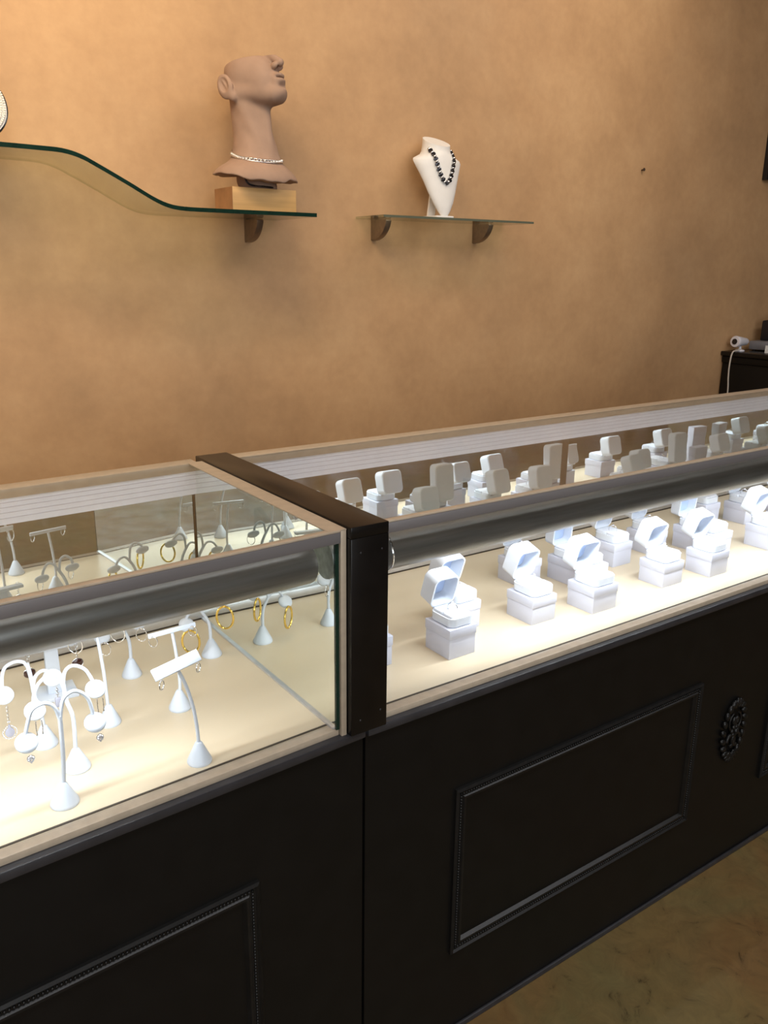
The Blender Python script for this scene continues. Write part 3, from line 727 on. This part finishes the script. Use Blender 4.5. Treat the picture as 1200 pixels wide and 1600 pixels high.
def neck_line(n):
    pts = []
    for i in range(n+1):
        a = 2*PI*i/n; dx, dy = math.sin(a), -math.cos(a); z = 0.090-0.022*math.cos(a+0.55)
        rr = np.linspace(0.02, 0.15, 400); F = head_sdf(rr*dx, rr*dy, np.full(400, z)); k = int(np.argmax(F > 0)); r = rr[k]+0.0034
        pts.append((r*dx, r*dy, z))
    return pts
ch = empty('chain_necklace', 'silver curb chain necklace around the neck of the stone head', 'necklace', HEAD_LOC, HEAD_ROT)
b = MB(); link_chain(b, neck_line(50), 0.0078, 0.0017); b.build('chain', 'silver', ch, smooth=True, ang=80)
b = MB(); tail = catmull([(-0.088, -0.020, 0.046), (-0.095, -0.030, 0.028), (-0.088, -0.036, 0.010), (-0.072, -0.044, 0.0045), (-0.045, -0.058, 0.0038), (-0.015, -0.066, 0.0035)], 6)
link_chain(b, tail, 0.0034, 0.0010); b.build('chain_tail', 'dark_metal', ch, smooth=True, ang=80)

# ------------------------------------------------------------------ white necklace bust
BUST = [(0.006, 0.012, 0.010, 0.008, -0.034), (0.020, 0.024, 0.014, 0.008, -0.031), (0.045, 0.040, 0.019, 0.008, -0.025), (0.075, 0.054, 0.024, 0.008, -0.017), (0.105, 0.066, 0.029, 0.008, -0.009),
        (0.130, 0.077, 0.034, 0.008, -0.001), (0.150, 0.087, 0.039, 0.008, 0.006), (0.166, 0.093, 0.043, 0.008, 0.011), (0.173, 0.090, 0.045, 0.011, 0.014), (0.180, 0.074, 0.046, 0.020, 0.016), (0.187, 0.059, 0.045, 0.030, 0.016),
        (0.196, 0.050, 0.043, 0.037, 0.016), (0.208, 0.046, 0.041, 0.040, 0.015), (0.226, 0.045, 0.040, 0.040, 0.013)]
def bust_rows():
    #     z,     half width, front depth, back depth, y centre
    R = BUST
    out = []
    for z, w, f, k, yc in R:
        ring_ = []
        for i in range(36):
            a = 2*PI*i/36; x = w*math.cos(a); s = math.sin(a); y = yc-(f*s if s > 0 else k*s)
            zz = z
            if z > 0.19: zz = z+(y-yc)*0.40*(z-0.19)/0.032
            ring_.append((x, y, zz))
        out.append(ring_)
    return out
nb = empty('necklace_bust', 'white leatherette necklace bust standing on the flat glass shelf', 'bust', (1.842, 1.405, 1.5452), math.radians(2)); nb.scale = (1.07, 1.05, 1.06)
MB().loft(bust_rows()).build('bust_form', 'bust_white', nb, smooth=True, ang=50)
MB().prism(rrect(0.036, 0.045, 0.010), 0.0, 0.006, 'XY').build('foot', 'bust_white', nb, bevel=0.001)
MB().add([(-0.014,0.030,0.005),(0.014,0.030,0.005),(0.014,0.036,0.005),(-0.014,0.036,0.005),(-0.014,0.010,0.110),(0.014,0.010,0.110),(0.014,0.018,0.110),(-0.014,0.018,0.110)],
         [(0,3,2,1),(4,5,6,7),(0,1,5,4),(1,2,6,5),(2,3,7,6),(3,0,4,7)]).build('easel_leg', 'bust_white', nb)
def bust_front(x, z):
    zs, W, Fd, _, Yc = zip(*BUST)
    w_ = np.interp(z, zs, W); f_ = np.interp(z, zs, Fd); y_ = np.interp(z, zs, Yc)
    return y_-f_*math.sqrt(max(0, 1-(x/w_)**2))
bn = empty('bead_necklace', 'necklace of silver and dark square beads on the white bust', 'necklace', (1.842, 1.405, 1.5452), math.radians(2)); bn.scale = (1.07, 1.05, 1.06)
path = []
for i in range(25):
    t = i/24*2-1; z = 0.103+0.100*abs(t)**1.5; x = math.copysign(0.0455*min(1.0, abs(t)**0.75), t); x = max(-0.0448, min(0.0448, x)); y = bust_front(x, z)-0.0045
    path.append(Vector((x, y, z)))
MB().tube(path, 0.0006, 5).build('string', 'dark_metal', bn, smooth=True)
L = [0]
for i in range(1, 25): L.append(L[-1]+(path[i]-path[i-1]).length)
nbead = 31
for i in range(nbead):
    s = (i+0.5)/nbead*L[-1]; k = max(j for j in range(24) if L[j] <= s); u = (s-L[k])/(L[k+1]-L[k]); p = path[k].lerp(path[k+1], u); t = (path[k+1]-path[k]).normalized()
    n_ = Vector((p.x, -0.06, 0.02)).normalized(); n_ = (n_-t*n_.dot(t)).normalized(); q = n_.cross(t)
    M = Matrix((t, q, n_)).transposed()
    if i % 2:
        MB().box(-0.0034, 0.0034, -0.0068, 0.0068, -0.0034, 0.0034).xf(Matrix.Translation(p) @ M.to_4x4()).build('dark_bead', 'dark_metal', bn, bevel=0.0009)
    else:
        MB().ball(p, (0.0044, 0.0060, 0.0044), 10, 7, M).build('silver_bead', 'silver', bn, smooth=True)

# ------------------------------------------------------------------ pearl display on the high end of the wavy shelf
pd = empty('pearl_display', 'dark-edged oval necklace stand draped with pearls on the wavy shelf', 'necklace display', (0.427, 1.33, 1.6478))
oval = [(0.072*math.cos(2*PI*i/40), 0.084+0.076*math.sin(2*PI*i/40)) for i in range(40)]
Mt = Matrix.Translation((0, 0, 0.004)) @ Matrix.Rotation(math.radians(-12), 4, 'X')
MB().prism(oval, -0.004, 0.004).xf(Mt).build('oval_board', 'frame_black', pd, bevel=0.0015)
MB().prism([(x*0.95, 0.088+(z-0.088)*0.95) for x, z in oval], -0.0055, -0.0035).xf(Mt).build('velvet_face', 'bust_white', pd)
MB().prism([(-0.04,0.0),(0.04,0.0),(0.03,0.012),(-0.03,0.012)], -0.020, 0.045).build('foot', 'frame_black', pd, bevel=0.001)
MB().box(-0.012, 0.012, 0.030, 0.036, 0.008, 0.07).build('easel_leg', 'frame_black', pd)
pn = empty('pearl_necklace', 'two rows of round pearls looped on the dark oval stand', 'necklace', (0.427, 1.33, 1.6478))
for k in (1.0, 0.88):
    n = int(78*k)
    b = MB()
    for i in range(n):
        a = 2*PI*i/n; b.ball(Mt @ Vector((0.064*k*math.cos(a), -0.0085, 0.088+0.070*k*math.sin(a))), 0.0030, 8, 6)
    b.build('pearl_strand', 'pearl', pn, smooth=True, ang=80)

# ------------------------------------------------------------------ nail, picture, black cabinet and its things
nl = empty('nail', 'small rusty nail left alone in the tan plaster wall', 'nail', (2.985, YW, 1.783))
MB().tube([(0, 0.004, 0), (0, -0.012, 0.002)], 0.0028, 8).build('shank', 'rust', nl)
MB().tube([(0, -0.012, 0.002), (0, -0.0145, 0.0022)], 0.0065, 10).build('nail_head', 'rust', nl)
pf = empty('picture_frame', 'black picture frame with a thin bright inner edge on the wall above the cabinet', 'picture', (4.16, YW, 1.80))
fr = MB()
for a in ((-0.31,-0.268,0,0.62),(0.268,0.31,0,0.62),(-0.268,0.268,0,0.042),(-0.268,0.268,0.578,0.62)):
    MB().box(a[0], a[1], -0.028, -0.001, a[2], a[3]).build('frame_side', 'frame_black', pf, bevel=0.003)
for a in ((-0.300,-0.290,0.010,0.61),(0.29,0.30,0.010,0.61),(-0.30,0.30,0.010,0.018),(-0.30,0.30,0.602,0.61)):
    MB().box(a[0], a[1], -0.031, -0.028, a[2], a[3]).build('bright_edge', 'silver_paint', pf, bevel=0.001)
MB().box(-0.268, 0.268, -0.014, -0.002, 0.042, 0.578).build('picture_sheet', 'picture_print', pf)
cb = empty('black_cabinet', 'low black wooden cabinet with moulded top standing against the tan wall', 'cabinet', (4.16, 1.26, 0))
MB().box(-0.45, 0.45, -0.20, 0.235, 0.0, 0.96).build('cabinet_body', 'black_paint', cb, bevel=0.003)
MB().box(-0.470, 0.470, -0.222, 0.238, 0.995, 1.016).build('top_board', 'black_gloss', cb, bevel=0.004)
MB().box(-0.460, 0.460, -0.211, 0.237, 0.960, 0.995).build('cornice', 'black_paint', cb, bevel=0.008)
for sx in (-1, 1):
    d = MB().box(sx*0.225-0.215, sx*0.225+0.215, -0.212, -0.2005, 0.04, 0.94).build('door', 'black_paint', cb, bevel=0.002)
    MB().ball((sx*0.035, -0.222, 0.55), 0.012, 10, 7).build('knob', 'bracket_metal', d, smooth=True)
# little white security camera
wc = empty('security_camera', 'small white bullet security camera on the corner of the black cabinet', 'camera', (3.755, 1.44, 1.0162), math.radians(-92))
MB().lathe([(0.022, 0), (0.023, 0.003), (0.020, 0.007), (0.007, 0.010), (0.006, 0.024)], 20).build('mount', 'white_plastic', wc, smooth=True)
B = MB().lathe([(0.002, -0.050), (0.012, -0.048), (0.017, -0.038), (0.026, 0.030), (0.0275, 0.040), (0.025, 0.046), (0.012, 0.047)], 24)
B.xf(Matrix.Translation((0, 0, 0.046)) @ Matrix.Rotation(math.radians(88), 4, 'X')).build('housing', 'white_plastic', wc, smooth=True, ang=50)
MB().tube([(0, -0.046, 0.0476), (0, -0.0495, 0.0478)], 0.0135, 18).build('lens', 'lens_black', wc)
cable = catmull([(0.010, -0.010, 0.010), (0.012, -0.045, 0.0045), (0.012, -0.066, 0.002), (0.012, -0.078, -0.020), (0.014, -0.086, -0.07), (0.016, -0.086, -0.12), (0.020, -0.082, -0.20), (0.020, -0.080, -0.45)], 6)
cab = MB().tube(cable, 0.0035, 8)
cab.build('cable', 'cable_white', wc, smooth=True)
rd = empty('recorder_box', 'flat grey recorder box on the black cabinet top', 'electronics', (3.99, 1.36, 1.0162), math.radians(4))
MB().box(-0.14, 0.14, -0.10, 0.10, 0.006, 0.046).build('case', 'grey_plastic', rd, bevel=0.003)
for sx in (-1, 1):
    for sy in (-1, 1): MB().lathe([(0.010, 0), (0.010, 0.006)], 12, (sx*0.12, sy*0.08, 0)).build('rubber_foot', 'black_plastic', rd)
cd_ = empty('paper_card', 'pale paper card propped against the flat grey recorder box', 'card', (3.80, 1.285, 1.0162), math.radians(-62))
MB().box(-0.045, 0.045, -0.0008, 0.0008, 0.0, 0.036).xf(Matrix.Rotation(math.radians(-14), 4, 'X')).build('card_sheet', 'card', cd_)
pr = empty('black_printer', 'black boxy receipt printer stacked on the grey recorder box', 'printer', (4.02, 1.36, 1.0622), math.radians(4))
MB().prism([(-0.085, 0.0), (0.085, 0.0), (0.085, 0.095), (-0.02, 0.115), (-0.085, 0.075)], -0.105, 0.105, 'YZ').build('housing', 'black_plastic', pr, bevel=0.006)
MB().box(-0.06, 0.06, -0.055, -0.050, 0.094, 0.100).build('paper_slot', 'grey_plastic', pr)
